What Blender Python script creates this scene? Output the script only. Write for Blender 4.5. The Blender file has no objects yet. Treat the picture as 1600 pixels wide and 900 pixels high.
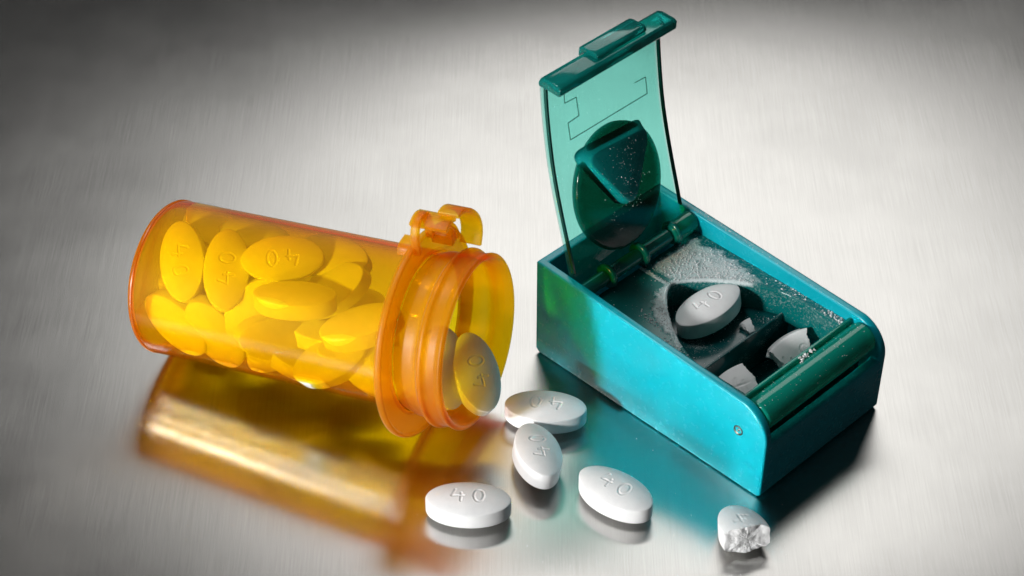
import bpy, bmesh, math, random
from mathutils import Vector, Matrix, Quaternion, noise
random.seed(7)
R = math.radians
sc = bpy.context.scene
COL = sc.collection
# one Blender unit is one centimetre
sc.unit_settings.system = 'METRIC'
sc.unit_settings.scale_length = 0.01

# ------------------------------------------------------------------ camera
cam = bpy.data.cameras.new('camera')
cam.sensor_width = 36
cam.lens = 78.9
cam.clip_start = 1
cam.clip_end = 1000
cam_o = bpy.data.objects.new('camera', cam)
COL.objects.link(cam_o)
cam_o.location = (0, -49.27, 41.75)
cam_o.rotation_euler = (R(90 - 40.28), 0, 0)
cam.dof.use_dof = True
cam.dof.focus_distance = 62.5
cam.dof.aperture_fstop = 0.36
sc.camera = cam_o

# ------------------------------------------------------------------ world: a dim studio
w = bpy.data.worlds.new('World')
sc.world = w
w.use_nodes = True
bg = w.node_tree.nodes['Background']
bg.inputs[0].default_value = (0.9, 0.95, 1.0, 1)
bg.inputs[1].default_value = 0.022

# ------------------------------------------------------------------ lamps
def area(name, loc, target, sx, sy, power, col=(1, 1, 1), shape='RECTANGLE', spread=180):
    l = bpy.data.lights.new(name, 'AREA')
    l.shape = shape; l.size = sx; l.size_y = sy
    l.energy = power; l.color = col; l.spread = R(spread)
    o = bpy.data.objects.new(name, l); COL.objects.link(o)
    o.location = loc
    o.rotation_euler = (Vector(target) - Vector(loc)).to_track_quat('-Z', 'Y').to_euler()
    return o
area('back_softbox', (11, 82, 76), (3, -2, 0), 72, 52, 20500, (1, 0.99, 0.97), 'ELLIPSE')
area('key_lamp', (-61, -55, 29), (2, -5, 1.5), 9, 9, 70000, (1, 0.99, 0.97), 'ELLIPSE')
area('overhead_lamp', (-22, 14, 80), (2, -4, 0), 22, 22, 20000, (1, 0.99, 0.98), 'ELLIPSE')
area('low_strip_lamp', (-45, -48, 3.4), (-5, -4, 2), 20, 1.8, 11500, (1, 0.99, 0.97))

sc.view_settings.view_transform = 'Standard'
sc.view_settings.look = 'None'
sc.view_settings.exposure = 0
sc.view_settings.gamma = 1
sc.cycles.transparent_max_bounces = 48
sc.cycles.max_bounces = 14
sc.cycles.transmission_bounces = 10
sc.cycles.glossy_bounces = 6
sc.cycles.diffuse_bounces = 4
sc.cycles.sample_clamp_indirect = 40
sc.cycles.blur_glossy = 0.15
sc.cycles.use_denoising = True

# ------------------------------------------------------------------ helpers
def tag(o, label=None, cat=None, group=None, kind=None):
    if label: o['label'] = label
    if cat: o['category'] = cat
    if group: o['group'] = group
    if kind: o['kind'] = kind
    return o

def empty(name, loc=(0, 0, 0)):
    o = bpy.data.objects.new(name, None)
    o.empty_display_size = 1
    COL.objects.link(o); o.location = loc
    return o

def link(name, me, mat, parent=None, smooth=True):
    if smooth:
        me.polygons.foreach_set('use_smooth', [True] * len(me.polygons))
    me.materials.clear(); me.materials.append(mat)
    o = bpy.data.objects.new(name, me); COL.objects.link(o)
    if parent: o.parent = parent
    return o

def mesh(name, vs, fs):
    me = bpy.data.meshes.new(name)
    me.from_pydata([tuple(v) for v in vs], [], fs)
    bm = bmesh.new(); bm.from_mesh(me)
    bmesh.ops.recalc_face_normals(bm, faces=bm.faces)
    bm.to_mesh(me); bm.free()
    me.update()
    return me

def bake(o):
    """apply the modifiers of an object into its own mesh"""
    dg = bpy.context.evaluated_depsgraph_get()
    me = bpy.data.meshes.new_from_object(o.evaluated_get(dg))
    o.modifiers.clear(); o.data = me
    return o

def bevel(o, width, seg=3, angle=35):
    m = o.modifiers.new('b', 'BEVEL'); m.width = width; m.segments = seg
    m.limit_method = 'ANGLE'; m.angle_limit = R(angle); m.harden_normals = False
    bake(o)
    o.data.polygons.foreach_set('use_smooth', [True] * len(o.data.polygons))
    bm = bmesh.new(); bm.from_mesh(o.data)
    for e in bm.edges:
        if len(e.link_faces) == 2 and e.calc_face_angle(0) > R(40): e.smooth = False
    bm.to_mesh(o.data); bm.free()
    return o

def prism(pts, y0, y1):
    """closed outline in (x,z) pulled from y0 to y1"""
    n = len(pts)
    vs = [(x, y0, z) for x, z in pts] + [(x, y1, z) for x, z in pts]
    fs = [tuple(range(n)), tuple(range(2 * n - 1, n - 1, -1))]
    fs += [(i, (i + 1) % n, (i + 1) % n + n, i + n) for i in range(n)]
    return mesh('prism', vs, fs)

def boxm(x0, x1, y0, y1, z0, z1):
    return prism([(x0, z0), (x1, z0), (x1, z1), (x0, z1)], y0, y1)

def revolve(prof, seg=128, a0=0, a1=2 * math.pi, closed=True):
    """closed profile (axial, radius) turned about local X"""
    n = len(prof); full = abs(a1 - a0 - 2 * math.pi) < 1e-6
    k = seg if full else seg + 1
    vs = []
    for i in range(k):
        a = a0 + (a1 - a0) * i / seg
        for ax, r in prof: vs.append((ax, r * math.sin(a), r * math.cos(a)))
    fs = []
    for i in range(seg):
        j = (i + 1) % k
        for q in range(n if closed else n - 1):
            q2 = (q + 1) % n
            fs.append((i * n + q, i * n + q2, j * n + q2, j * n + q))
    if not full and closed:
        fs.append(tuple(range(n))); fs.append(tuple(range((k - 1) * n, k * n)))
    me = mesh('rev', vs, fs)
    bm = bmesh.new(); bm.from_mesh(me)
    bmesh.ops.remove_doubles(bm, verts=bm.verts, dist=1e-5)
    bmesh.ops.recalc_face_normals(bm, faces=bm.faces)
    bm.to_mesh(me); bm.free()
    return me

def fillet(prof, r, seg=4):
    """round every corner of a closed profile"""
    out = []; n = len(prof)
    for i in range(n):
        p = Vector(prof[i]); a = Vector(prof[i - 1]); b = Vector(prof[(i + 1) % n])
        rr = r[i] if isinstance(r, (list, tuple)) else r
        la, lb = (a - p).length, (b - p).length
        d = min(rr, la * .45, lb * .45)
        if d < 1e-4 or p.y == 0:
            out.append(tuple(p)); continue
        pa = p + (a - p).normalized() * d; pb = p + (b - p).normalized() * d
        for k in range(seg + 1):
            t = k / seg
            out.append(tuple((1 - t) ** 2 * pa + 2 * t * (1 - t) * p + t * t * pb))
    return out

# ------------------------------------------------------------------ node helpers
def newmat(name):
    m = bpy.data.materials.new(name); m.use_nodes = True
    nt = m.node_tree
    for n in list(nt.nodes): nt.nodes.remove(n)
    out = nt.nodes.new('ShaderNodeOutputMaterial')
    return m, nt, out
def N(nt, t, **kw):
    n = nt.nodes.new('ShaderNode' + t)
    for k, v in kw.items():
        if k in n.inputs: n.inputs[k].default_value = v
        else: setattr(n, k, v)
    return n
def L(nt, a, b): nt.links.new(a, b)
def noise_tex(nt, scale, detail=3, rough=.5, vec=None, mapscale=None, coord='Object', rot=None):
    tc = N(nt, 'TexCoord'); src = tc.outputs[coord]
    if mapscale or rot:
        mp = N(nt, 'Mapping')
        if mapscale: mp.inputs['Scale'].default_value = mapscale
        if rot: mp.inputs['Rotation'].default_value = rot
        L(nt, src, mp.inputs[0]); src = mp.outputs[0]
    n = N(nt, 'TexNoise'); n.inputs['Scale'].default_value = scale
    n.inputs['Detail'].default_value = detail; n.inputs['Roughness'].default_value = rough
    L(nt, src, n.inputs['Vector'])
    return n
def ramp(nt, src, stops):
    r = N(nt, 'ValToRGB'); e = r.color_ramp.elements
    while len(e) < len(stops): e.new(.5)
    for i, (p, c) in enumerate(stops):
        e[i].position = p; e[i].color = c if isinstance(c, tuple) else (c, c, c, 1)
    L(nt, src, r.inputs[0]); return r
def rng(nt, src, a, b, c, d):
    m = N(nt, 'MapRange'); L(nt, src, m.inputs[0])
    for i, v in enumerate((a, b, c, d)): m.inputs[i + 1].default_value = v
    return m
def principled(nt, **kw):
    b = N(nt, 'BsdfPrincipled')
    for k, v in kw.items(): b.inputs[k.replace('_', ' ')].default_value = v
    return b

# ------------------------------------------------------------------ materials
def mat_metal():
    m, nt, out = newmat('brushed_steel')
    b = principled(nt, Metallic=1.0, Anisotropic=.92)
    fine = noise_tex(nt, 1, 2, .6, mapscale=(40, .3, 1))
    fine2 = noise_tex(nt, 1, 2, .6, mapscale=(110, .9, 1))
    broad = noise_tex(nt, .22, 4, .6)
    mx = N(nt, 'Mix', data_type='FLOAT'); mx.inputs[0].default_value = .5
    L(nt, fine.outputs[0], mx.inputs[2]); L(nt, fine2.outputs[0], mx.inputs[3])
    c = ramp(nt, mx.outputs[0], [(.34, (.42, .413, .398, 1)), (.66, (.495, .488, .473, 1))])
    L(nt, c.outputs[0], b.inputs['Base Color'])
    r = rng(nt, mx.outputs[0], .3, .7, .205, .22)
    sm = rng(nt, broad.outputs[0], .35, .65, -.015, .02)
    ad = N(nt, 'Math', operation='ADD'); L(nt, r.outputs[0], ad.inputs[0]); L(nt, sm.outputs[0], ad.inputs[1])
    L(nt, ad.outputs[0], b.inputs['Roughness'])
    tan = N(nt, 'CombineXYZ'); tan.inputs[0].default_value = 1
    L(nt, tan.outputs[0], b.inputs['Tangent'])
    bu = N(nt, 'Bump', Strength=.008, Distance=.01)
    L(nt, mx.outputs[0], bu.inputs['Height']); L(nt, bu.outputs[0], b.inputs['Normal'])
    L(nt, b.outputs[0], out.inputs[0])
    return m

def mat_tablet(name='tablet_white', rough_face=False):
    m, nt, out = newmat(name)
    b = principled(nt, Base_Color=(.80, .81, .82, 1), Roughness=.5)
    b.inputs['Specular IOR Level'].default_value = .35
    oi = N(nt, 'ObjectInfo'); tc = N(nt, 'TexCoord'); mu = N(nt, 'Math', operation='MULTIPLY'); mu.inputs[1].default_value = 40
    L(nt, oi.outputs['Random'], mu.inputs[0]); va = N(nt, 'VectorMath', operation='ADD')
    L(nt, tc.outputs['Object'], va.inputs[0]); L(nt, mu.outputs[0], va.inputs[1])
    n1 = noise_tex(nt, 22 if not rough_face else 16, 4, .7)
    n2 = noise_tex(nt, 2.2, 3, .6)
    c = ramp(nt, n2.outputs[0], [(.3, (.76, .77, .78, 1)), (.7, (.84, .845, .85, 1))])
    L(nt, c.outputs[0], b.inputs['Base Color'])
    n3 = noise_tex(nt, 6, 5, .7)
    for q in (n1, n2, n3): L(nt, va.outputs[0], q.inputs['Vector'])
    pit = ramp(nt, n3.outputs[0], [(.28, 0.0), (.38, 1.0)]); pm = N(nt, 'Math', operation='MULTIPLY_ADD')
    L(nt, n1.outputs[0], pm.inputs[0]); pm.inputs[1].default_value = .8; L(nt, pit.outputs[0], pm.inputs[2])
    b.inputs['Specular IOR Level'].default_value = .08 if rough_face else .35
    b.inputs['Roughness'].default_value = .95 if rough_face else .5
    bu = N(nt, 'Bump', Strength=.25 if not rough_face else .5, Distance=.012 if not rough_face else .03)
    L(nt, pm.outputs[0], bu.inputs['Height']); L(nt, bu.outputs[0], b.inputs['Normal'])
    L(nt, b.outputs[0], out.inputs[0])
    return m

def mat_clear(name, absorb, density, haze_col, haze, gloss_rough=.06, tint=(1, 1, 1, 1), bump=0.0, bump_scale=3, trans=.6, spec=.04, low_gloss=None):
    """clear coloured plastic: light goes straight through, the body of the plastic takes colour out by thickness;
    a share of the light is scattered by the slightly milky plastic"""
    m, nt, out = newmat(name)
    tr = N(nt, 'BsdfTransparent'); tr.inputs[0].default_value = tint
    df = N(nt, 'BsdfDiffuse'); df.inputs[0].default_value = haze_col
    tl = N(nt, 'BsdfTranslucent'); tl.inputs[0].default_value = haze_col
    hz = N(nt, 'MixShader'); hz.inputs[0].default_value = trans
    L(nt, df.outputs[0], hz.inputs[1]); L(nt, tl.outputs[0], hz.inputs[2])
    m1 = N(nt, 'MixShader'); m1.inputs[0].default_value = haze
    L(nt, tr.outputs[0], m1.inputs[1]); L(nt, hz.outputs[0], m1.inputs[2])
    gl = N(nt, 'BsdfGlossy'); gl.inputs['Roughness'].default_value = gloss_rough
    fr = N(nt, 'LayerWeight'); fr.inputs['Blend'].default_value = .5
    pw = N(nt, 'Math', operation='POWER'); L(nt, fr.outputs['Facing'], pw.inputs[0]); pw.inputs[1].default_value = 5
    fm = N(nt, 'MapRange'); L(nt, pw.outputs[0], fm.inputs[0]); fm.inputs[3].default_value = spec; fm.inputs[4].default_value = .8
    m2 = N(nt, 'MixShader')
    L(nt, fm.outputs[0], m2.inputs[0]); L(nt, m1.outputs[0], m2.inputs[1]); L(nt, gl.outputs[0], m2.inputs[2])
    if low_gloss is not None:   # highlight put into the gloss: low band keeps the lamp streak, upper side dulled
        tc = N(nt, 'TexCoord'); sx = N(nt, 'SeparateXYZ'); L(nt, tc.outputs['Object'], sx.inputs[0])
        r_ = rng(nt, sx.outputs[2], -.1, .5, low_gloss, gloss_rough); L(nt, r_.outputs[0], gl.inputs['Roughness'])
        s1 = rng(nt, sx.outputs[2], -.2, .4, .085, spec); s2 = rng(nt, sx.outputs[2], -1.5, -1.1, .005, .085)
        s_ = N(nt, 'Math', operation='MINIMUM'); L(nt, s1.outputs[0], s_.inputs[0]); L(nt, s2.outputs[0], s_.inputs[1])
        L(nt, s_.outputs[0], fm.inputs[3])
    if bump:
        nz = noise_tex(nt, bump_scale, 3, .6)
        bu = N(nt, 'Bump', Strength=bump, Distance=.03)
        L(nt, nz.outputs[0], bu.inputs['Height'])
        for q in (gl.inputs['Normal'], fr.inputs['Normal']): L(nt, bu.outputs[0], q)
    L(nt, m2.outputs[0], out.inputs[0])
    if density:
        va = N(nt, 'VolumeAbsorption'); va.inputs['Color'].default_value = absorb
        va.inputs['Density'].default_value = density
        L(nt, va.outputs[0], out.inputs['Volume'])
    return m

def dust_on(nt, base_socket_shader, amount=.5, thresh=.62, scale=30):
    """white tablet dust lying on a plastic surface, in specks and smears"""
    n1 = noise_tex(nt, scale, 3, .7); n2 = noise_tex(nt, 1.3, 3, .6)
    mul = N(nt, 'Math', operation='MULTIPLY')
    L(nt, n1.outputs[0], mul.inputs[0]); L(nt, n2.outputs[0], mul.inputs[1])
    r = ramp(nt, mul.outputs[0], [(thresh * .55, 0.0), (thresh * .68, amount)])
    d = N(nt, 'BsdfDiffuse'); d.inputs[0].default_value = (.7, .74, .74, 1)
    mx = N(nt, 'MixShader')
    L(nt, r.outputs[0], mx.inputs[0]); L(nt, base_socket_shader, mx.inputs[1]); L(nt, d.outputs[0], mx.inputs[2])
    return mx

def mat_shell():
    m, nt, out = newmat('turquoise_plastic')
    b = principled(nt, Base_Color=(.003, .40, .47, 1), Roughness=.24)
    n = noise_tex(nt, .9, 2, .5)
    c = ramp(nt, n.outputs[0], [(.3, (.002, .40, .50, 1)), (.7, (.003, .44, .54, 1))])
    L(nt, c.outputs[0], b.inputs['Base Color'])
    n2 = noise_tex(nt, 5, 4, .6)
    r = rng(nt, n2.outputs[0], .3, .7, .2, .3); L(nt, r.outputs[0], b.inputs['Roughness'])
    mx = dust_on(nt, b.outputs[0], .3, .86, 34)
    L(nt, mx.outputs[0], out.inputs[0])
    return m

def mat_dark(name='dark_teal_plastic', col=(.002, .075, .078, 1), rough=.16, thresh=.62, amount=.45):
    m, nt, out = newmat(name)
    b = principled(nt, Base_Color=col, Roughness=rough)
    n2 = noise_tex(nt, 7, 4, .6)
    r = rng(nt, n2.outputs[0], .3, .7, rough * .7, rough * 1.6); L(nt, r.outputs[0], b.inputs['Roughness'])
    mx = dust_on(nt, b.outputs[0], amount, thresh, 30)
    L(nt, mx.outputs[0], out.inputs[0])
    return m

def mat_tray():
    m, nt, out = newmat('dusty_tray_plastic')
    b = principled(nt, Base_Color=(.002, .15, .145, 1), Roughness=.2)
    p = principled(nt, Base_Color=(.70, .79, .80, 1), Roughness=.85)
    at = N(nt, 'Attribute', attribute_name='dust')
    n1 = noise_tex(nt, 13, 5, .75); n2 = noise_tex(nt, 40, 3, .6)
    a = N(nt, 'Math', operation='ADD'); L(nt, at.outputs['Fac'], a.inputs[0])
    s = rng(nt, n1.outputs[0], .3, .7, -.30, .30); L(nt, s.outputs[0], a.inputs[1])
    a2 = N(nt, 'Math', operation='ADD'); L(nt, a.outputs[0], a2.inputs[0])
    s2 = rng(nt, n2.outputs[0], .3, .7, -.14, .14); L(nt, s2.outputs[0], a2.inputs[1])
    r = ramp(nt, a2.outputs[0], [(.30, 0.0), (.95, .92)])
    bu = N(nt, 'Bump', Strength=.25, Distance=.02); L(nt, a2.outputs[0], bu.inputs['Height'])
    L(nt, bu.outputs[0], p.inputs['Normal'])
    mx = N(nt, 'MixShader'); L(nt, r.outputs[0], mx.inputs[0])
    L(nt, b.outputs[0], mx.inputs[1]); L(nt, p.outputs[0], mx.inputs[2])
    L(nt, mx.outputs[0], out.inputs[0])
    return m

def mat_rod(name, col, rough=.1, trans=.6, dust=.45):
    """solid clear coloured rod that bends the light"""
    m, nt, out = newmat(name)
    b = principled(nt, Base_Color=col, Roughness=rough, IOR=1.46)
    b.inputs['Transmission Weight'].default_value = trans
    mx = dust_on(nt, b.outputs[0], dust, .74, 34)
    L(nt, mx.outputs[0], out.inputs[0])
    return m

M_METAL = mat_metal()
M_TAB = mat_tablet()
M_FRAC = mat_tablet('tablet_fracture', True)
AMB = (1.0, .957, 0.0, 1)
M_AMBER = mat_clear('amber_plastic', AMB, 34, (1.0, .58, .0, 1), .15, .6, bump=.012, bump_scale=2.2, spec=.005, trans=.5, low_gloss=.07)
M_AMBER_NECK = mat_clear('amber_plastic_milky', AMB, 34, (1.0, .48, .01, 1), .42, .4, bump=.2, bump_scale=3, spec=.02)
M_AMBER_RIM = mat_clear('amber_plastic_thick', (1.0, .90, 0, 1), 40, (1.0, .36, .0, 1), .35, .3)
TEA = (.12, .95, .86, 1)
M_LID = mat_clear('clear_teal_plastic', TEA, 5.6, (.02, .60, .52, 1), .10, .07, bump=.1, bump_scale=1.5)
M_EDGE = mat_dark('edge_teal_plastic', (.002, .07, .062, 1), .12, .9, .1)
M_LIDDARK = mat_clear('deep_teal_plastic', (.03, .80, .74, 1), 24, (.003, .10, .09, 1), .35, .12)
M_PRESS = mat_dark('presser_teal_plastic', (.003, .31, .30, 1), .3, .72, .5)
M_SHELL = mat_shell()
M_DARK = mat_dark()
M_TRAY = mat_tray()
M_ROD = mat_rod('teal_rod_plastic', (.01, .58, .43, 1), .07, .62, .15)
M_LIP = mat_rod('thick_teal_plastic', (.01, .40, .36, 1), .08, .7, .1)
M_PIN, _nt, _o = newmat('pin_metal')
_b = principled(_nt, Base_Color=(.16, .15, .12, 1), Metallic=1.0, Roughness=.4); L(_nt, _b.outputs[0], _o.inputs[0])

# ------------------------------------------------------------------ the surface
me = boxm(-70, 90, -70, 110, -.4, 0)
tag(link('metal_table_surface', me, M_METAL, smooth=False), kind='structure')
# ------------------------------------------------------------------ tablets
TA, TB, BAND, DOME = 1.09, .60, .225, .16      # half length, half width, half band height, dome rise
STROKES = []
def seg(x0, y0, x1, y1): STROKES.append((Vector((x0, y0)), Vector((x1, y1))))
seg(-.34, .21, -.42, -.03); seg(-.42, -.03, -.12, -.03); seg(-.18, .07, -.18, -.20)
_z = [(.27 + .125 * math.cos(t * math.pi / 10), .20 * math.sin(t * math.pi / 10)) for t in range(21)]
for i in range(20): seg(*_z[i], *_z[i + 1])
def sdist(x, y):
    if abs(x) > .55 or abs(y) > .3: return 1
    q = Vector((x, y)); best = 1
    for a, b in STROKES:
        ab = b - a; t = max(0, min(1, (q - a).dot(ab) / ab.length_squared))
        d = (q - a - ab * t).length
        if d < best: best = d
    return best
def outline_y(x):
    s = max(0, 1 - abs(x / TA) ** 2.05)
    return TB * s ** .56
def top_z(x, y, w=None):
    w = outline_y(x) if w is None else w
    # elliptical radius
    ca = min(1, math.hypot(x / TA, y / TB))
    z = BAND + DOME * max(0, 1 - ca ** 2.1) ** .85
    d = sdist(x, y)
    g = .026
    if d < g * 2.2:
        z -= .020 / (1 + math.exp((d - g) / .0055))
        z += .005 * math.exp(-((d - g * 1.7) / .012) ** 2)
    return z
def tablet_mesh(K=48, S=168, deboss=True):
    saved = list(STROKES)
    if not deboss: STROKES.clear()
    vs = []; fs = []
    rr = [(k / K) ** .92 for k in range(1, K + 1)]
    vs.append((0, 0, top_z(0, 0)))
    def row(rho, zf):
        base = len(vs)
        for s in range(S):
            t = 2 * math.pi * s / S
            x = TA * rho * math.cos(t)
            yy = TB * rho * math.copysign(abs(math.sin(t)) ** 1.06, math.sin(t))
            vs.append((x, yy, zf(x, yy)))
        return base
    rows = [row(r_, top_z) for r_ in rr]
    # soft shoulder, band, lower shoulder
    rows.append(row(1.006, lambda x, y: BAND - .012))
    rows.append(row(1.010, lambda x, y: BAND - .035))
    rows.append(row(1.010, lambda x, y: -BAND + .035))
    rows.append(row(1.006, lambda x, y: -BAND + .012))
    for r_ in (1, .97, .92, .84, .72, .56, .38, .2):
        rows.append(row(r_, lambda x, y: -(BAND + DOME * max(0, 1 - min(1, math.hypot(x / TA, y / TB)) ** 2.1) ** .85)))
    last = len(vs); vs.append((0, 0, -BAND - DOME))
    for s in range(S): fs.append((0, rows[0] + s, rows[0] + (s + 1) % S))
    for a, b in zip(rows, rows[1:]):
        for s in range(S):
            s2 = (s + 1) % S
            fs.append((a + s, b + s, b + s2, a + s2))
    for s in range(S): fs.append((last, rows[-1] + (s + 1) % S, rows[-1] + s))
    STROKES[:] = saved
    return mesh('tablet', vs, fs)

def broken_mesh(cut, seed, rough=.07, slant=0.0, n=44, two_sided=None):
    """a tablet from its rounded tip at -x up to an uneven break near x = cut"""
    rnd = random.Random(seed); off = Vector((seed * 3.1, seed * 1.7, 0))
    NT, NS = 52, 5
    loop = [(-1 + 2 * i / NT, 1) for i in range(NT + 1)]
    loop += [(1, 1 - 2 * (i + 1) / (NS + 1)) for i in range(NS)]
    loop += [(1 - 2 * i / NT, -1) for i in range(NT + 1)]
    loop += [(-1, -1 + 2 * (i + 1) / (NS + 1)) for i in range(NS)]
    def cx(yr, zr):
        p = Vector((yr * 1.6, zr * .9, 0)) + off
        return cut + slant * yr + rough * 1.6 * noise.noise(p * 1.3) + rough * .7 * noise.noise(p * 4.1)
    start = -TA if two_sided is None else two_sided
    def sx(yr, zr):
        if two_sided is None: return -TA * .9995
        p = Vector((yr * 1.3, zr * .8, 5)) + off
        return start + rough * 2.2 * noise.noise(p * 1.4) + rough * noise.noise(p * 4)
    def pos(yr, zr, f):
        a = sx(yr, zr); c = cx(yr, zr)
        ff = f if two_sided is not None else f ** 1.8 if f < 1 else 1
        x = a + (c - a) * ff
        wy = TB * math.sqrt(max(0, 1 - (x / TA) ** 2))
        y = yr * wy
        if abs(zr) == 1:
            zt = top_z(x, y) if zr > 0 else BAND + DOME * max(0, 1 - min(1, math.hypot(x / TA, y / TB)) ** 2.1) ** .85
            z = zt * zr
        else: z = zr * BAND
        return x, y, z
    vs = []; fs = []; m = len(loop)
    for k in range(n + 1):
        for yr, zr in loop: vs.append(pos(yr, zr, k / n))
    for k in range(n):
        for i in range(m):
            j = (i + 1) % m
            fs.append((k * m + i, k * m + j, (k + 1) * m + j, (k + 1) * m + i))
    nbody = len(fs)
    def cap(row0, f, sgn, rn):
        ring = [row0 + i for i in range(m)]
        cy = sum(vs[r_][1] for r_ in ring) / m
        cxm = sum(vs[r_][0] for r_ in ring) / m
        prev = ring
        K2 = 24
        for k in range(1, K2):
            t = 1 - k / K2; cur = []
            for i, (yr, zr) in enumerate(loop):
                v0 = Vector(vs[ring[i]])
                y = cy + (v0.y - cy) * t; z = v0.z * t
                x = cxm + (v0.x - cxm) * t ** 3
                q = Vector((0, y * 4, z * 4)) + off
                x += sgn * (.03 * (1 - t) + rn * .9 * noise.noise(q * .8) + rn * .28 * noise.noise(q * 2.6) + rn * .26 * noise.noise(q * 9) + rn * .16 * noise.noise(q * 18)) * min(1, k / 2)
                cur.append(len(vs)); vs.append((x, y, z))
            for i in range(m):
                j = (i + 1) % m
                fs.append((prev[i], prev[j], cur[j], cur[i]))
            prev = cur
        c = len(vs); vs.append((cxm + sgn * .03, cy, 0))
        for i in range(m): fs.append((prev[i], prev[(i + 1) % m], c))
    cap(n * m, 1, 1, rough)
    if two_sided is not None: cap(0, 0, -1, rough)
    me = mesh('broken', vs, fs)
    return me, nbody

tab_me = tablet_mesh()
plain_me = tablet_mesh(24, 112, False)
plain_me.materials.append(M_TAB)
plain_me.polygons.foreach_set('use_smooth', [True] * len(plain_me.polygons))
def tablet(loc, q, label, group, name='tablet'):
    o = link(name, tab_me, M_TAB) if not hasattr(tablet, 'first') else tablet.first.copy()
    if hasattr(tablet, 'first'): COL.objects.link(o)
    else: tablet.first = o
    o.location = loc; o.rotation_mode = 'QUATERNION'; o.rotation_quaternion = q
    for k in ('label', 'category', 'group', 'kind'):
        if k in o: del o[k]
    tag(o, label, 'tablet', group)
    return o

H = BAND + DOME + .004
def yaw(a, tx=0, ty=0):
    return (Quaternion((0, 0, 1), R(a)) @ Quaternion((1, 0, 0), R(tx)) @ Quaternion((0, 1, 0), R(ty)))
GL = 'whole tablets spilled on the metal surface'
tablet((.898, -5.599, H), yaw(180 - 6.7, 0, 0), 'white oval tablet with upside-down number 40, lying flat nearest the bottle mouth', GL)
tablet((.66, -7.38, .50), yaw(101, 10, 4.5), 'white oval tablet pointing at the camera, its tip touching the flat tablet behind it', GL)
tablet((-1.115, -9.058, H), yaw(-3.1), 'white oval tablet with upright 40, lying crosswise at the front beside orange reflection', GL)
tablet((2.662, -8.677, H), yaw(-38), 'white oval tablet lying diagonally in front of the teal cutter, number 40 tilted', GL)

def broken(name, loc, q, cut, seed, label, group, **kw):
    me, nb = broken_mesh(cut, seed, **kw)
    o = link(name, me, M_TAB)
    o.data.materials.append(M_FRAC)
    idx = [0] * len(me.polygons)
    for i in range(nb, len(idx)): idx[i] = 1
    me.polygons.foreach_set('material_index', idx)
    bm = bmesh.new(); bm.from_mesh(me); bm.faces.ensure_lookup_table()
    for e in bm.edges:
        if len(e.link_faces) == 2 and e.link_faces[0].material_index != e.link_faces[1].material_index: e.smooth = False
    bm.to_mesh(me); bm.free()
    o.location = loc; o.rotation_mode = 'QUATERNION'; o.rotation_quaternion = q
    tag(o, label, 'tablet piece', group)
    return o
GB = 'broken tablet pieces'
broken('broken_tablet', (5.86, -10.22, H + .10), yaw(-74, 0, -13), .16, 3,
       'broken half of a white tablet on the metal surface, crumbly break facing the camera', GB, rough=.05, slant=.05)
rc = random.Random(5)
def crumb_mesh(r, seed):
    rn = random.Random(seed)
    bm = bmesh.new(); bmesh.ops.create_icosphere(bm, subdivisions=1, radius=r)
    for v in bm.verts: v.co *= rn.uniform(.6, 1.25)
    me = bpy.data.meshes.new('crumb'); bm.to_mesh(me); bm.free(); return me

# ------------------------------------------------------------------ orange bottle
bot = empty('pill_bottle')
bx = Vector((.9156, -.3923, .0885)).normalized()
by_ = Vector((0, 0, 1)).cross(bx).normalized(); bz = bx.cross(by_)
MB_ = Matrix((bx, by_, bz)).transposed().to_4x4(); MB_.translation = (-9.467, -1.991, 2.128)
bot.matrix_world = MB_
tag(bot, 'translucent orange pill bottle without cap, lying on its side and full of tablets', 'pill bottle')
RO, RI = 2.128, 2.01
# body: closed bottom, thin wall
prof = [(.04, 0), (.04, 1.90), (.10, 1.90), (.10, 0)]
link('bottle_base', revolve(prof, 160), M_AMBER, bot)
prof = [(0, 1.91), (0, 1.97), (.06, 2.10), (.13, RO + .02), (.205, RO + .01), (.205, RI + .01), (.13, 1.95), (.10, 1.91)]
link('base_rim', revolve(fillet(prof, .02, 2), 160), M_AMBER_RIM, bot)
prof = [(.21, RI - .02), (.21, RO), (.30, RO), (7.55, RO + .01), (7.93, RO + .01), (7.93, RI), (.34, RI)]
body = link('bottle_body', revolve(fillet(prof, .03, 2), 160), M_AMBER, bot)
# neck: rings and lip
prof = [(7.94, 2.10), (8.18, 2.17), (8.24, 2.20), (8.50, 2.20), (8.62, 2.22), (8.68, 2.30), (8.74, 2.39), (8.84, 2.40), (8.90, 2.33), (8.98, 2.31), (9.18, 2.31),
        (9.24, 2.33), (9.34, 2.365), (9.40, 2.32), (9.41, 2.24), (9.37, 2.20), (9.2, 2.12), (8.9, 2.10), (8.75, 2.14), (8.5, 2.08), (8.2, 2.04), (7.94, 1.99)]
link('bottle_neck', revolve(fillet(prof, .035, 3), 160), M_AMBER_NECK, bot)
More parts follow.
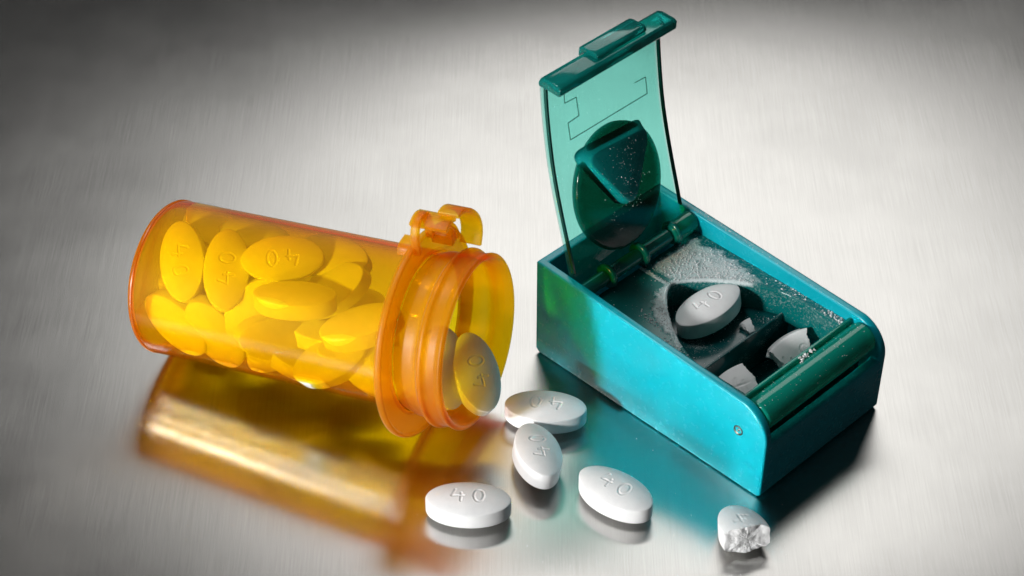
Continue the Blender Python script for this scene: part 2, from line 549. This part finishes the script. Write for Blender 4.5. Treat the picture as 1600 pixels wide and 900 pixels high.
# collar ring below the neck
prof = [(7.95, 2.14), (7.80, 2.14), (7.80, 2.76), (7.77, 2.80), (7.77, 2.84), (7.85, 2.86), (7.95, 2.84), (7.97, 2.78), (7.90, 2.72), (7.90, 2.24), (7.95, 2.20)]
link('bottle_collar', revolve(fillet(prof, .02, 2), 160), M_AMBER_NECK, bot)
def strip(path, ax0, ax1, th, name, mat=M_AMBER_NECK, rnd=.035):
    """a bent strap: path of (sideways, up) in the bottle's cross-section, wide along its axis"""
    pts = []
    P2 = [Vector(q) for q in path]
    # smooth the path
    for _ in range(2):
        Q = [P2[0]]
        for a, b in zip(P2, P2[1:]): Q += [a * .75 + b * .25, a * .25 + b * .75]
        Q.append(P2[-1]); P2 = Q
    left = []; right = []
    for i, q in enumerate(P2):
        d = (P2[min(i + 1, len(P2) - 1)] - P2[max(i - 1, 0)]).normalized(); nn = Vector((-d.y, d.x))
        left.append(q + nn * th / 2); right.append(q - nn * th / 2)
    out = left + right[::-1]; n = len(out)
    vs = [(ax0, v.x, v.y) for v in out] + [(ax1, v.x, v.y) for v in out]
    fs = []
    m = len(P2)
    for i in range(m - 1):
        a, b, c, d = i, i + 1, n - 2 - i, n - 1 - i
        fs.append((a, b, c, d)); fs.append((a + n, d + n, c + n, b + n))
    for i in range(n): fs.append((i, (i + 1) % n, (i + 1) % n + n, i + n))
    o = link(name, mesh(name, vs, fs), mat, bot)
    bevel(o, rnd, 2, 40)
    return o
strip([(.50, 3.60), (.85, 3.58), (1.25, 3.3), (1.62, 2.85), (1.74, 2.35), (1.52, 1.95)], 8.38, 8.98, .12, 'thumb_tab')
strip([(-.05, 2.6), (-.10, 3.2), (.12, 3.55), (.55, 3.52), (.72, 3.1), (.74, 2.60)], 7.86, 8.08, .16, 'tab_arch')
strip([(.18, 3.30), (.50, 3.42), (.80, 3.30)], 7.7, 8.75, .14, 'tab_bridge')
strip([(.55, 3.12), (.95, 2.98), (1.32, 2.6), (1.48, 2.15)], 8.26, 8.42, .14, 'tab_rib')
strip([(-.05, 2.5), (.0, 2.72), (.42, 2.72)], 7.40, 7.76, .13, 'tab_stop')
strip([(1.02, 2.3), (1.0, 2.62)], 7.9, 8.5, .30, 'tab_stop')

INB = [
    ('a', (-8.808, -2.848, 3.305), (0.6651, 0.3035, 0.1889, -0.6556)),
    ('b', (-7.607, -3.373, 3.458), (0.6607, 0.2838, -0.1784, 0.6716)),
    ('c', (-6.075, -3.372, 3.851), (0.0441, -0.0090, 0.3752, -0.9259)),
    ('d', (-5.674, -4.694, 3.537), (0.9968, -0.0642, -0.0031, -0.0480)),
    ('e', (-8.953, -3.696, 1.921), (0.7044, 0.6104, -0.0113, -0.3622)),
    ('f', (-7.926, -4.031, 1.898), (0.6674, 0.5798, 0.2242, -0.4099)),
    ('g', (-8.534, -2.713, 1.915), (0.9435, 0.1930, 0.2676, -0.0294)),
    ('h', (-6.298, -4.573, 2.187), (0.7976, 0.5571, 0.2251, 0.0530)),
    ('i', (-6.977, -3.920, 2.492), (0.3855, 0.2644, 0.4853, -0.7389)),
    ('j', (-5.752, -4.634, 1.516), (0.9699, 0.0612, 0.2192, -0.0867)),
    ('k', (-4.733, -5.256, 1.922), (0.1146, 0.1986, 0.2216, -0.9478)),
    ('l', (-3.368, -5.660, 1.791), (0.9297, 0.2700, -0.1494, -0.2012)),
    ('m', (-3.871, -5.673, 3.463), (0.9900, 0.0124, -0.1306, 0.0520)),
    ('n', (-4.757, -3.870, 3.168), (0.9473, 0.1679, -0.2620, 0.0761)),
    ('o', (-4.804, -3.005, 3.568), (0.1658, -0.0707, -0.2197, 0.9588)),
    ('p', (-6.955, -2.081, 3.458), (0.9748, -0.0290, -0.0066, -0.2210)),
    ('q', (-8.000, -1.610, 3.335), (0.9387, 0.0892, 0.0836, -0.3222)),
    ('r', (-8.305, -1.670, 3.085), (0.5236, 0.1014, -0.0683, 0.8432)),
    ('s', (-2.687, -5.742, 2.004), (0.9854, 0.1110, 0.0145, -0.1287)),
    ('t', (-1.785, -5.738, 2.095), (0.5196, 0.4007, -0.1259, 0.7441)),
    ('u', (-0.972, -5.810, 1.953), (0.5411, 0.2703, -0.1308, 0.7855)),
    ('v1', (-8.605, -2.245, 2.322), (0.9711, 0.0400, -0.0097, 0.2353)),
    ('v2', (-7.380, -2.695, 2.512), (0.2239, 0.1372, -0.1234, 0.9570)),
    ('v3', (-6.378, -3.478, 2.269), (0.9776, -0.0291, 0.0062, 0.2084)),
    ('v4', (-5.126, -4.328, 2.100), (0.1517, 0.0448, 0.0369, 0.9867)),
    ('v5', (-7.819, -3.340, 1.692), (0.9593, 0.1080, -0.0292, 0.2592)),
    ('v6', (-4.071, -4.930, 2.066), (0.9917, 0.0409, -0.0050, 0.1218)),
    ('v7', (-8.404, -1.912, 1.578), (0.7979, 0.1522, 0.1697, -0.5580)),
    ('v8', (-7.005, -2.073, 2.445), (0.1823, -0.0771, 0.1267, -0.9720)),
    ('v9', (-5.758, -2.699, 2.058), (0.9712, 0.0896, 0.1182, -0.1863)),
    ('w1', (-8.282, -1.572, 2.479), (0.7728, 0.2368, -0.0510, 0.5866)),
    ('w2', (-4.509, -3.199, 2.029), (0.0000, 0.0000, 0.0297, -0.9996)),
    ('w3', (-6.141, -4.248, 1.648), (0.9456, 0.1065, -0.0344, 0.3056)),
]
LAB = {
'a': 'upright tablet nearest the closed end of the bottle, its number 40 upside down',
'b': 'upright tablet second from the closed end inside the bottle, zero above the four',
'c': 'tablet lying lengthwise high in the middle of the bottle, number 40 upside down',
'd': 'tablet lying on its flat face just below the number-bearing one in mid bottle',
'e': 'tablet slanting down along the lower left corner inside the bottle',
'f': 'steeply slanted tablet at the bottom of the bottle, second from its closed end',
'h': 'bright tablet with plain face turned to the camera low in mid bottle',
's': 'tablet inside the bottle just behind the raised collar ring',
't': 'upright tablet inside the bottle neck, left of the one leaving the mouth',
'u': 'tablet standing in the open bottle mouth, about to fall out',
'n': 'tablet lying in shade at mid height behind the others near the bottle shoulder',
'o': 'shaded tablet high in the heap near the middle of the bottle, behind the lengthwise one',
'p': 'tablet at the top of the heap touching the upper bottle wall',
'q': 'slanted tablet near the top of the heap between the two upright ones',
'k': 'tablet low in the bottle, right of the bright plain one, slanting upward to the right',
'l': 'lowest tablet beside the collar ring inside the bottle',
'm': 'tablet lying edge-on at mid height just left of the collar ring',
'j': 'tablet lying on the bottle floor beneath the bright plain one',
'g': 'tablet lying crosswise beneath the two upright ones in the bottle',
'i': 'small visible end of a tilted tablet between the upright and the stacked ones',
'r': 'tablet behind the upright number 40 ones, close to the closed end',
}
GI = 'tablets inside the orange bottle'
for nm, loc, q in INB:
    t_ = tablet(loc, q, LAB.get(nm, 'tablet buried in the heap inside the orange bottle'), GI if nm in LAB else 'tablets buried in the bottle heap')
    if nm not in 'abcu': t_.data = plain_me      # these turn their unmarked side to the viewer

# ------------------------------------------------------------------ teal pill cutter
cut = empty('pill_cutter')
cut.location = (.651, -2.707, 0); cut.rotation_euler = (0, 0, -.787)
tag(cut, 'teal plastic pill cutter box with its clear lid standing open, powder and tablets inside', 'pill cutter')
W = 4.93
def arc(cx, cz, r, a0, a1, n):
    return [(cx + r * math.cos(R(a0 + (a1 - a0) * i / n)), cz + r * math.sin(R(a0 + (a1 - a0) * i / n))) for i in range(n + 1)]
outer = [(.12, 0.02), (8.03, 0.02), (8.14, .12), (8.18, 1.95)] + arc(7.18, 1.92, 1.0, 2, 78, 12) + [(0.0, 3.235), (0.0, .14)]
sh = link('base_shell', prism(outer, 0, W), M_SHELL, cut)
c1 = link('tmp', boxm(.25, 7.88, .25, W - .25, .25, 9), M_SHELL)
c2 = link('tmp', boxm(7.0, 9, .25, W - .25, 1.84, 9), M_SHELL)
for c in (c1, c2):
    c.matrix_world = cut.matrix_world.copy()
    c.location = cut.location; c.rotation_euler = cut.rotation_euler
bpy.context.view_layer.update()
for c in (c1, c2):
    mo = sh.modifiers.new('x', 'BOOLEAN'); mo.operation = 'DIFFERENCE'; mo.object = c; mo.solver = 'EXACT'
bake(sh)
for c in (c1, c2): bpy.data.objects.remove(c)
bevel(sh, .075, 3, 40)
# pins of the front bar
for y in (-.012, W + .012):
    s = -1 if y < 1 else 1
    vs = []
    prf = [(0, .15), (.012, .15), (.02, .115), (-.03, .10), (-.03, .045), (.008, .03), (.012, 0)]
    me = revolve([(a, r_) for a, r_ in prf], 32, closed=False)
    o = link('pivot_pin', me, M_PIN, cut); o.location = (7.28, y, 1.90); o.rotation_euler = (0, 0, R(90 * s))

# tray with the V pocket
VW = [(2.68, 0), (2.72, .12), (2.78, .24), (2.9, .42), (3.3, .84), (3.9, 1.30), (4.45, 1.62), (5.0, 1.84), (5.3, 1.9), (9, 1.9)]
VC = 2.5
def vw(u):
    if u <= 2.68: return 0
    for (a, b), (c, d) in zip(VW, VW[1:]):
        if a <= u <= c: return b + (d - b) * (u - a) / (c - a)
    return 1.9
def smooth(a, b, x):
    t = max(0, min(1, (x - a) / (b - a))); return t * t * (3 - 2 * t)
ZT = 2.55
us = []
u = 1.62
while u < 7.1:
    us.append(u); u += .008 if 2.67 < u < 2.80 else (.028 if u < 5.3 else .08)
NC = 70
vs = []; dust = []; fs = []
def tray_z(u, v):
    d = 1.0
    # distance to the pocket edge, roughly
    e = abs(v - VC) - vw(u)
    h = 0
    p = Vector((u * 3, v * 3, 0))
    # spread of the powder: a band round the pocket, wider on the far side
    r = math.hypot((u - 4.15) * 1.0, (v - 2.5))
    a = 1 - smooth(1.45, 1.72, r + .10 * noise.noise(p * 1.5))
    b = smooth(2.3, 2.9, v + .3 * noise.noise(p)) * smooth(1.62, 1.95, u + .1 * noise.noise(p * 2)) * (1 - smooth(4.25, 4.6, v + .2 * noise.noise(p + Vector((9, 0, 0))))) * (1 - smooth(3.2, 5.2, u))
    dd = max(a, b)
    dd *= 1 - .55 * smooth(3.9, 5.4, u) * (1 if v > VC else .2)
    dd = max(dd, .07)
    if v > 4.3 or v < .5: dd = max(dd, .26)
    z = ZT + .03 * smooth(.3, .8, dd) * (noise.noise(p * 1.2) * .5 + .5) + .005 * noise.noise(p * 5) * dd
    rim = max(0, 1 - abs(e - .07) / .07)
    z += .02 * rim
    if e < .16: dd = max(dd, .8) if u < 4.6 and v < VC else dd
    return z, dd
for u in us:
    w_ = vw(u)
    for side in (0, 1):
        a, b = (.26, VC - w_) if side == 0 else (VC + w_, W - .26)
        for i in range(NC):
            t = i / (NC - 1)
            t = (t ** .8 if side else 1 - (1 - t) ** .8)
            v = a + (b - a) * t
            z, dd = tray_z(u, v)
            if (side == 0 and i == NC - 1) or (side == 1 and i == 0): z = ZT - .02
            vs.append((u, v, z)); dust.append(dd)
n2 = 2 * NC
for k in range(len(us) - 1):
    for side in (0, 1):
        for i in range(NC - 1):
            q = k * n2 + side * NC + i
            fs.append((q, q + 1, q + n2 + 1, q + n2))
    if us[k + 1] <= 2.68:
        pass
# pocket wall going down from the edge, and the tray's back and front faces
ring = [k * n2 + NC - 1 for k in range(len(us) - 1, -1, -1) if vw(us[k]) > 0 or (k + 1 < len(us) and vw(us[k + 1]) > 0)]
ring += [k * n2 + NC for k in range(len(us)) if vw(us[k]) > 0]
prev = ring
for dz, dv in ((.10, 0), (.95, 0.02)):
    cur = []
    for i, r_ in enumerate(ring):
        x, y, z = vs[r_]; cur.append(len(vs)); vs.append((x, y, ZT - dz)); dust.append(.30 if dz < .5 else .12)
    for i in range(len(ring) - 1): fs.append((prev[i], prev[i + 1], cur[i + 1], cur[i]))
    prev = cur
back = [side * NC + i for side in (0, 1) for i in range(NC)]
cur = []
for r_ in back:
    x, y, z = vs[r_]; cur.append(len(vs)); vs.append((x, y, 1.5)); dust.append(0)
for i in range(len(back) - 1): fs.append((back[i], back[i + 1], cur[i + 1], cur[i]))
me = bpy.data.meshes.new('tray')
me.from_pydata(vs, [], fs)
at = me.attributes.new('dust', 'FLOAT', 'POINT'); at.data.foreach_set('value', dust)
me.update()
bm = bmesh.new(); bm.from_mesh(me); bmesh.ops.remove_doubles(bm, verts=bm.verts, dist=1e-4)
bmesh.ops.recalc_face_normals(bm, faces=bm.faces); bm.to_mesh(me); bm.free()
link('tray', me, M_TRAY, cut)
# pocket shelf, divider, bin
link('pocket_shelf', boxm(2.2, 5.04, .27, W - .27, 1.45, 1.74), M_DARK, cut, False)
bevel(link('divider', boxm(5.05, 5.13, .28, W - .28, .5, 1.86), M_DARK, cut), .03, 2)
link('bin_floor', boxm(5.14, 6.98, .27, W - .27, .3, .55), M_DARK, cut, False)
bevel(link('bin_lip', boxm(7.05, 7.17, .27, W - .27, .6, 2.74), M_ROD, cut), .04, 3)
# rounded front bar
prof = [(0, 0), (0, .40), (.05, .44), (4.33, .44), (4.38, .40), (4.38, 0)]
o = link('front_bar', revolve(fillet(prof, .03, 3), 64), M_ROD, cut)
o.location = (7.58, .275, 2.38); o.rotation_euler = (0, 0, R(90))
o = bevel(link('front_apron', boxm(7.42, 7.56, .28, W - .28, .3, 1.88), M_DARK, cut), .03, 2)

# hinge
def xcyl(name, y0, y1, r, loc, mat, parent, core=None):
    Lh = y1 - y0
    o = link(name, revolve(fillet([(0, 0), (0, r - .04), (.04, r), (Lh - .04, r), (Lh, r - .04), (Lh, 0)], .03, 3), 48), mat, parent)
    o.location = (loc[0], y0, loc[1]); o.rotation_euler = (0, 0, R(90)); return o
M_HINGE = mat_dark('hinge_teal_plastic', (.002, .17, .14, 1), .16, .66, .4)
hz = 2.84; hu = 1.45
xcyl('hinge_rod', .27, 3.72, .21, (hu, hz), M_HINGE, cut)
xcyl('hinge_rod', 3.74, W - .28, .31, (hu, hz), M_ROD, cut)
for y in (1.18, 2.48, 3.80):
    xcyl('hinge_knuckle', y, y + .16, .36, (hu, hz), M_HINGE, cut)

# lid: curved plate standing up from the hinge
lid = empty('lid'); lid.parent = cut
PR = [(1.25, 2.75), (1.10, 3.25), (.95, 3.78), (.66, 4.75), (.40, 5.70), (.22, 6.5), (.08, 7.4), (-.02, 8.2), (-.06, 8.75)]
def lid_u(z):
    for (a, b), (c, d) in zip(PR, PR[1:]):
        if b <= z <= d: return a + (c - a) * (z - b) / (d - b)
    return PR[-1][0] if z > 5 else PR[0][0]
P3 = [Vector(q) for q in PR]
for _ in range(2):
    Q = [P3[0]]
    for a, b in zip(P3, P3[1:]): Q += [a * .75 + b * .25, a * .25 + b * .75]
    Q.append(P3[-1]); P3 = Q
TH = .15
fr = []; bk = []
for i, q in enumerate(P3):
    d = (P3[min(i + 1, len(P3) - 1)] - P3[max(i - 1, 0)]).normalized(); nn = Vector((d.y, -d.x))
    fr.append(q + nn * 0); bk.append(q - nn * TH)
outl = [tuple(v) for v in fr] + [(v.x, v.y) for v in reversed(bk)]
LV0, LV1 = .26, 4.56
n = len(outl); m = len(fr)
vs = [(x, LV0, z) for x, z in outl] + [(x, LV1, z) for x, z in outl]; fs = []
for i in range(m - 1):
    a, b, c, d = i, i + 1, n - 2 - i, n - 1 - i
    fs.append((a, b, c, d)); fs.append((a + n, d + n, c + n, b + n))
for i in range(n): fs.append((i, (i + 1) % n, (i + 1) % n + n, i + n))
pl = link('lid_plate', mesh('lid', vs, fs), M_LID, lid); bevel(pl, .04, 2, 50)
# rim along both edges of the plate
for y in (LV0, LV1 - .06):
    rim = [(q.x + .0, q.y) for q in fr]
    o2 = [(q.x + .10, q.y) for q in fr if q.y > 3.2] ; o1 = [(q.x + .004, q.y) for q in fr if q.y > 3.2]
    oo = o1 + o2[::-1]; k = len(o1); nn_ = len(oo)
    vv = [(x, y, z) for x, z in oo] + [(x, y + .06, z) for x, z in oo]; ff = []
    for i in range(k - 1):
        a, b, c, d = i, i + 1, nn_ - 2 - i, nn_ - 1 - i
        ff.append((a, b, c, d)); ff.append((a + nn_, d + nn_, c + nn_, b + nn_))
    for i in range(nn_): ff.append((i, (i + 1) % nn_, (i + 1) % nn_ + nn_, i + nn_))
    link('lid_rim', mesh('rim', vv, ff), M_EDGE, lid, False)
# top lip folded toward the front, with the raised thumb grip
lipp = [(-.21, 8.76), (-.21, 8.92), (-.12, 9.07), (.06, 9.12), (.50, 9.10), (.58, 9.04), (.57, 8.82), (.52, 8.76), (.1, 8.78)]
o = link('lid_lip', prism(fillet(lipp, .14, 5), .22, 4.64), M_LIP, lid); bevel(o, .05, 2, 50)
o = link('thumb_grip', prism(fillet([(-.26, 8.95), (-.24, 9.22), (-.12, 9.27), (.30, 9.29), (.40, 9.24), (.42, 9.125), (.08, 9.125), (-.14, 9.09), (-.22, 8.95)], .04, 2), 1.75, 3.62), M_LIP, lid); bevel(o, .05, 2, 50)
# fine raised outline on the plate
ET = [(.98, 8.60), (.99, 7.95), (1.42, 7.93), (1.46, 7.36), (1.05, 7.33), (1.07, 6.82), (4.03, 6.82), (4.02, 7.32), (3.6, 7.34)]
vs = []; fs = []
for (v0, z0), (v1, z1) in zip(ET, ET[1:]):
    a = Vector((lid_u(z0), v0, z0)); b = Vector((lid_u(z1), v1, z1))
    d = (b - a).normalized(); s_ = Vector((1, 0, .05)).cross(d).normalized() * .012; f_ = Vector((.022, 0, 0))
    k = len(vs)
    for q in (a - s_ - f_ * .5, a + s_ - f_ * .5, a + f_, b - s_ - f_ * .5, b + s_ - f_ * .5, b + f_): vs.append(q)
    fs += [(k, k + 1, k + 2), (k + 3, k + 5, k + 4), (k, k + 3, k + 4, k + 1), (k + 1, k + 4, k + 5, k + 2), (k + 2, k + 5, k + 3, k)]
link('raised_outline', mesh('outline', vs, fs), M_LIDDARK, lid, False)
# round pad and triangular presser
sl = Vector((lid_u(6.4) - lid_u(3.6), 0, 2.8)).normalized()
zc = 4.95
pad = revolve(fillet([(0, 0), (0, 1.56), (.22, 1.60), (.28, 1.52), (.28, 0)], .03, 2), 96)
o = link('presser_disc', pad, M_LIDDARK, lid)
o.location = (lid_u(zc) + .03, 2.30, zc); o.rotation_euler = (0, math.atan2(-sl.x, sl.z) * -1, 0)
o.scale = (1, 1, 1.14)
tri = [(0.94, 6.50), (3.72, 6.34), (2.36, 4.28)]
def rtri(inset, seg=10, rr=.56):
    c = Vector((sum(a for a, b in tri) / 3, sum(b for a, b in tri) / 3))
    P = [c + Vector((inset * .5, inset * .15)) + (Vector(q) - c) * (1 - inset) for q in tri]; out = []
    for i in range(3):
        p = P[i]; a = P[i - 1]; b = P[(i + 1) % 3]
        pa = p + (a - p).normalized() * rr; pb = p + (b - p).normalized() * rr
        for k in range(seg + 1):
            t = k / seg; out.append((1 - t) ** 2 * pa + 2 * t * (1 - t) * p + t * t * pb)
    # more points along the sides
    return out
def pu(z): return .62 + (6.5 - z) / 2.22 * .80      # the presser's face leans out toward its lower tip
vs = []; rings = []
for dep, ins in ((None, -.06), (-.24, 0.0), (-.03, .09), (0, .13)):
    r_ = []
    for q in rtri(ins):
        uu = lid_u(q.y) + .10 if dep is None else pu(q.y) + dep
        r_.append(len(vs)); vs.append((uu, q.x, q.y))
    rings.append(r_)
fs = [tuple(rings[0]), tuple(rings[-1])]
for a, b in zip(rings, rings[1:]):
    for i in range(len(a)): fs.append((a[i], a[(i + 1) % len(a)], b[(i + 1) % len(a)], b[i]))
o = link('presser', mesh('presser', vs, fs), M_PRESS, lid); bevel(o, .03, 2, 30)

# tablets and pieces inside the cutter
def cutpt(u, v, z): return cut.matrix_world @ Vector((u, v, z))
bpy.context.view_layer.update()
q7 = yaw(42, -7, -4)
tablet((5.30, -3.50, 2.16), q7, 'whole white tablet lying in the V-shaped pocket of the teal cutter', 'whole tablets spilled and set out')
broken('broken_tablet', cutpt(6.05, 1.95, 1.35), yaw(20, 22, -14), .12, 11,
       'broken tablet half showing a number 4, at the front left of the cutter bin', GB, rough=.06, slant=-.12)
broken('broken_tablet', cutpt(6.1, 3.72, 1.30), yaw(50, 42, -28), .35, 21,
       'jagged tablet wedge standing in the far right corner of the cutter bin', GB, rough=.08, slant=.25, two_sided=-.45)
o = broken('broken_tablet', cutpt(4.80, 3.35, 1.80), yaw(40, 12, 0), .15, 31,
       'whitish glint by the divider right of the pocketed tablet, shaped as a tiny sliver', GB, rough=.1, slant=.2, two_sided=-.45)
o.scale = (.40, .36, .26)  # tiny sliver put in for a whitish glint beside the divider

# crumbs and dust grains
rn = random.Random(11)
def grains(name, pts, label, par=None):
    vs = []; fs = []
    for p, r in pts:
        k = len(vs)
        a = rn.uniform(0, 6.3)
        for d in ((math.cos(a), math.sin(a), 0), (-math.sin(a), math.cos(a), 0), (-math.cos(a), -math.sin(a), 0), (math.sin(a), -math.cos(a), 0), (0, 0, 1), (0, 0, -1)):
            s = r * rn.uniform(.6, 1.3); vs.append((p[0] + d[0] * s, p[1] + d[1] * s, p[2] + d[2] * s * .8))
        for t in ((0, 1, 4), (1, 2, 4), (2, 3, 4), (3, 0, 4), (1, 0, 5), (2, 1, 5), (3, 2, 5), (0, 3, 5)): fs.append(tuple(k + x for x in t))
    me = bpy.data.meshes.new(name); me.from_pydata(vs, [], fs)
    o = link(name, me, M_FRAC, par, False); tag(o, label, 'powder', None, 'stuff'); return o
pts = []
while len(pts) < 3000:
    u = rn.uniform(1.7, 7.0); v = rn.uniform(.3, W - .3)
    if abs(v - VC) < vw(u) + .01: continue
    z, dd = tray_z(u, v)
    if rn.random() < (dd ** 2) * .9 + .008:
        r = .008 + .022 * rn.random() ** 5
        pts.append((cutpt(u, v, z + r * .5), r))
for _ in range(120):   # along the front bar and the rims
    v = rn.uniform(.4, W - .4); a = R(rn.gauss(95, 40)); r = .005 + .012 * rn.random() ** 4
    pts.append((cutpt(7.58 + .445 * math.cos(a), v, 2.38 + .445 * math.sin(a)), r))
for _ in range(300):
    u = rn.uniform(1.2, 7.0); r = .006 + .012 * rn.random() ** 4
    pts.append((cutpt(u, W - rn.uniform(.04, .22), 3.235 - .0475 * u + .004), r))
for _ in range(420):
    u = rn.uniform(2.9, 6.9); v = VC + rn.uniform(-1, 1) * 1.8
    if u < 5: 
        if abs(v - VC) > vw(u) - .05: continue
        z = 1.745
    elif 5.04 < u < 5.14: z = 1.865
    else: z = .555
    pts.append((cutpt(u, v, z), .008 + .016 * rn.random() ** 4))
for k in range(26):    # little heap of crumbs in the slot behind the bar
    pts.append((cutpt(7.22 + rn.uniform(-.04, .1), 2.62 + rn.gauss(0, .22), 2.74 + rn.uniform(0, .04)), rn.uniform(.02, .05)))
for cu_, cv_, s_, n_ in ((6.6, 4.62, .18, 90), (6.95, 4.5, .12, 70), (5.2, 4.6, .3, 60), (2.2, 3.9, .3, 120), (3.3, 1.0, .25, 90), (4.4, .6, .3, 90)):
    for _ in range(n_):   # grains gathered in the corners
        u = min(7.0, cu_ + rn.gauss(0, s_)); v = min(W - .28, max(.3, cv_ + rn.gauss(0, s_ * .35)))
        if abs(v - VC) < vw(u) + .01: continue
        r = .008 + .03 * rn.random() ** 4
        pts.append((cutpt(u, v, tray_z(u, v)[0] + r * .5), r))
grains('tablet_powder', pts, 'white tablet powder and grains scattered over the inside of the teal cutter')
pts = []
for _ in range(22):
    a = rn.uniform(0, 6.3); d = rn.gauss(.5, .35)
    r = .006 + .014 * rn.random() ** 3
    pts.append(((6.35 + d * math.cos(a), -10.55 + d * .9 * math.sin(a), r * .6), r))
for _ in range(30):
    r = .006 + .008 * rn.random(); pts.append(((rn.uniform(-3, 8), rn.uniform(-11, -6), r * .6), r))
grains('tablet_crumbs', pts, 'fine white crumbs on the metal surface round the broken tablet half')
# grains stuck to the presser and lid
pts = []
for _ in range(170):
    z = rn.uniform(4.5, 6.3); v = 2.4 + rn.gauss(0, .38)
    pts.append((cutpt(pu(z) + .002, v + (z - 5.4) * .1, z), .006 + .014 * rn.random() ** 3))
for _ in range(160):
    z = rn.uniform(3.5, 8.6); v = rn.uniform(.5, 4.4)
    pts.append((cutpt(lid_u(z) + .004, v, z), .005 + .006 * rn.random() ** 2))
grains('clinging_powder', pts, 'specks of white powder clinging to the open lid and its triangular presser')
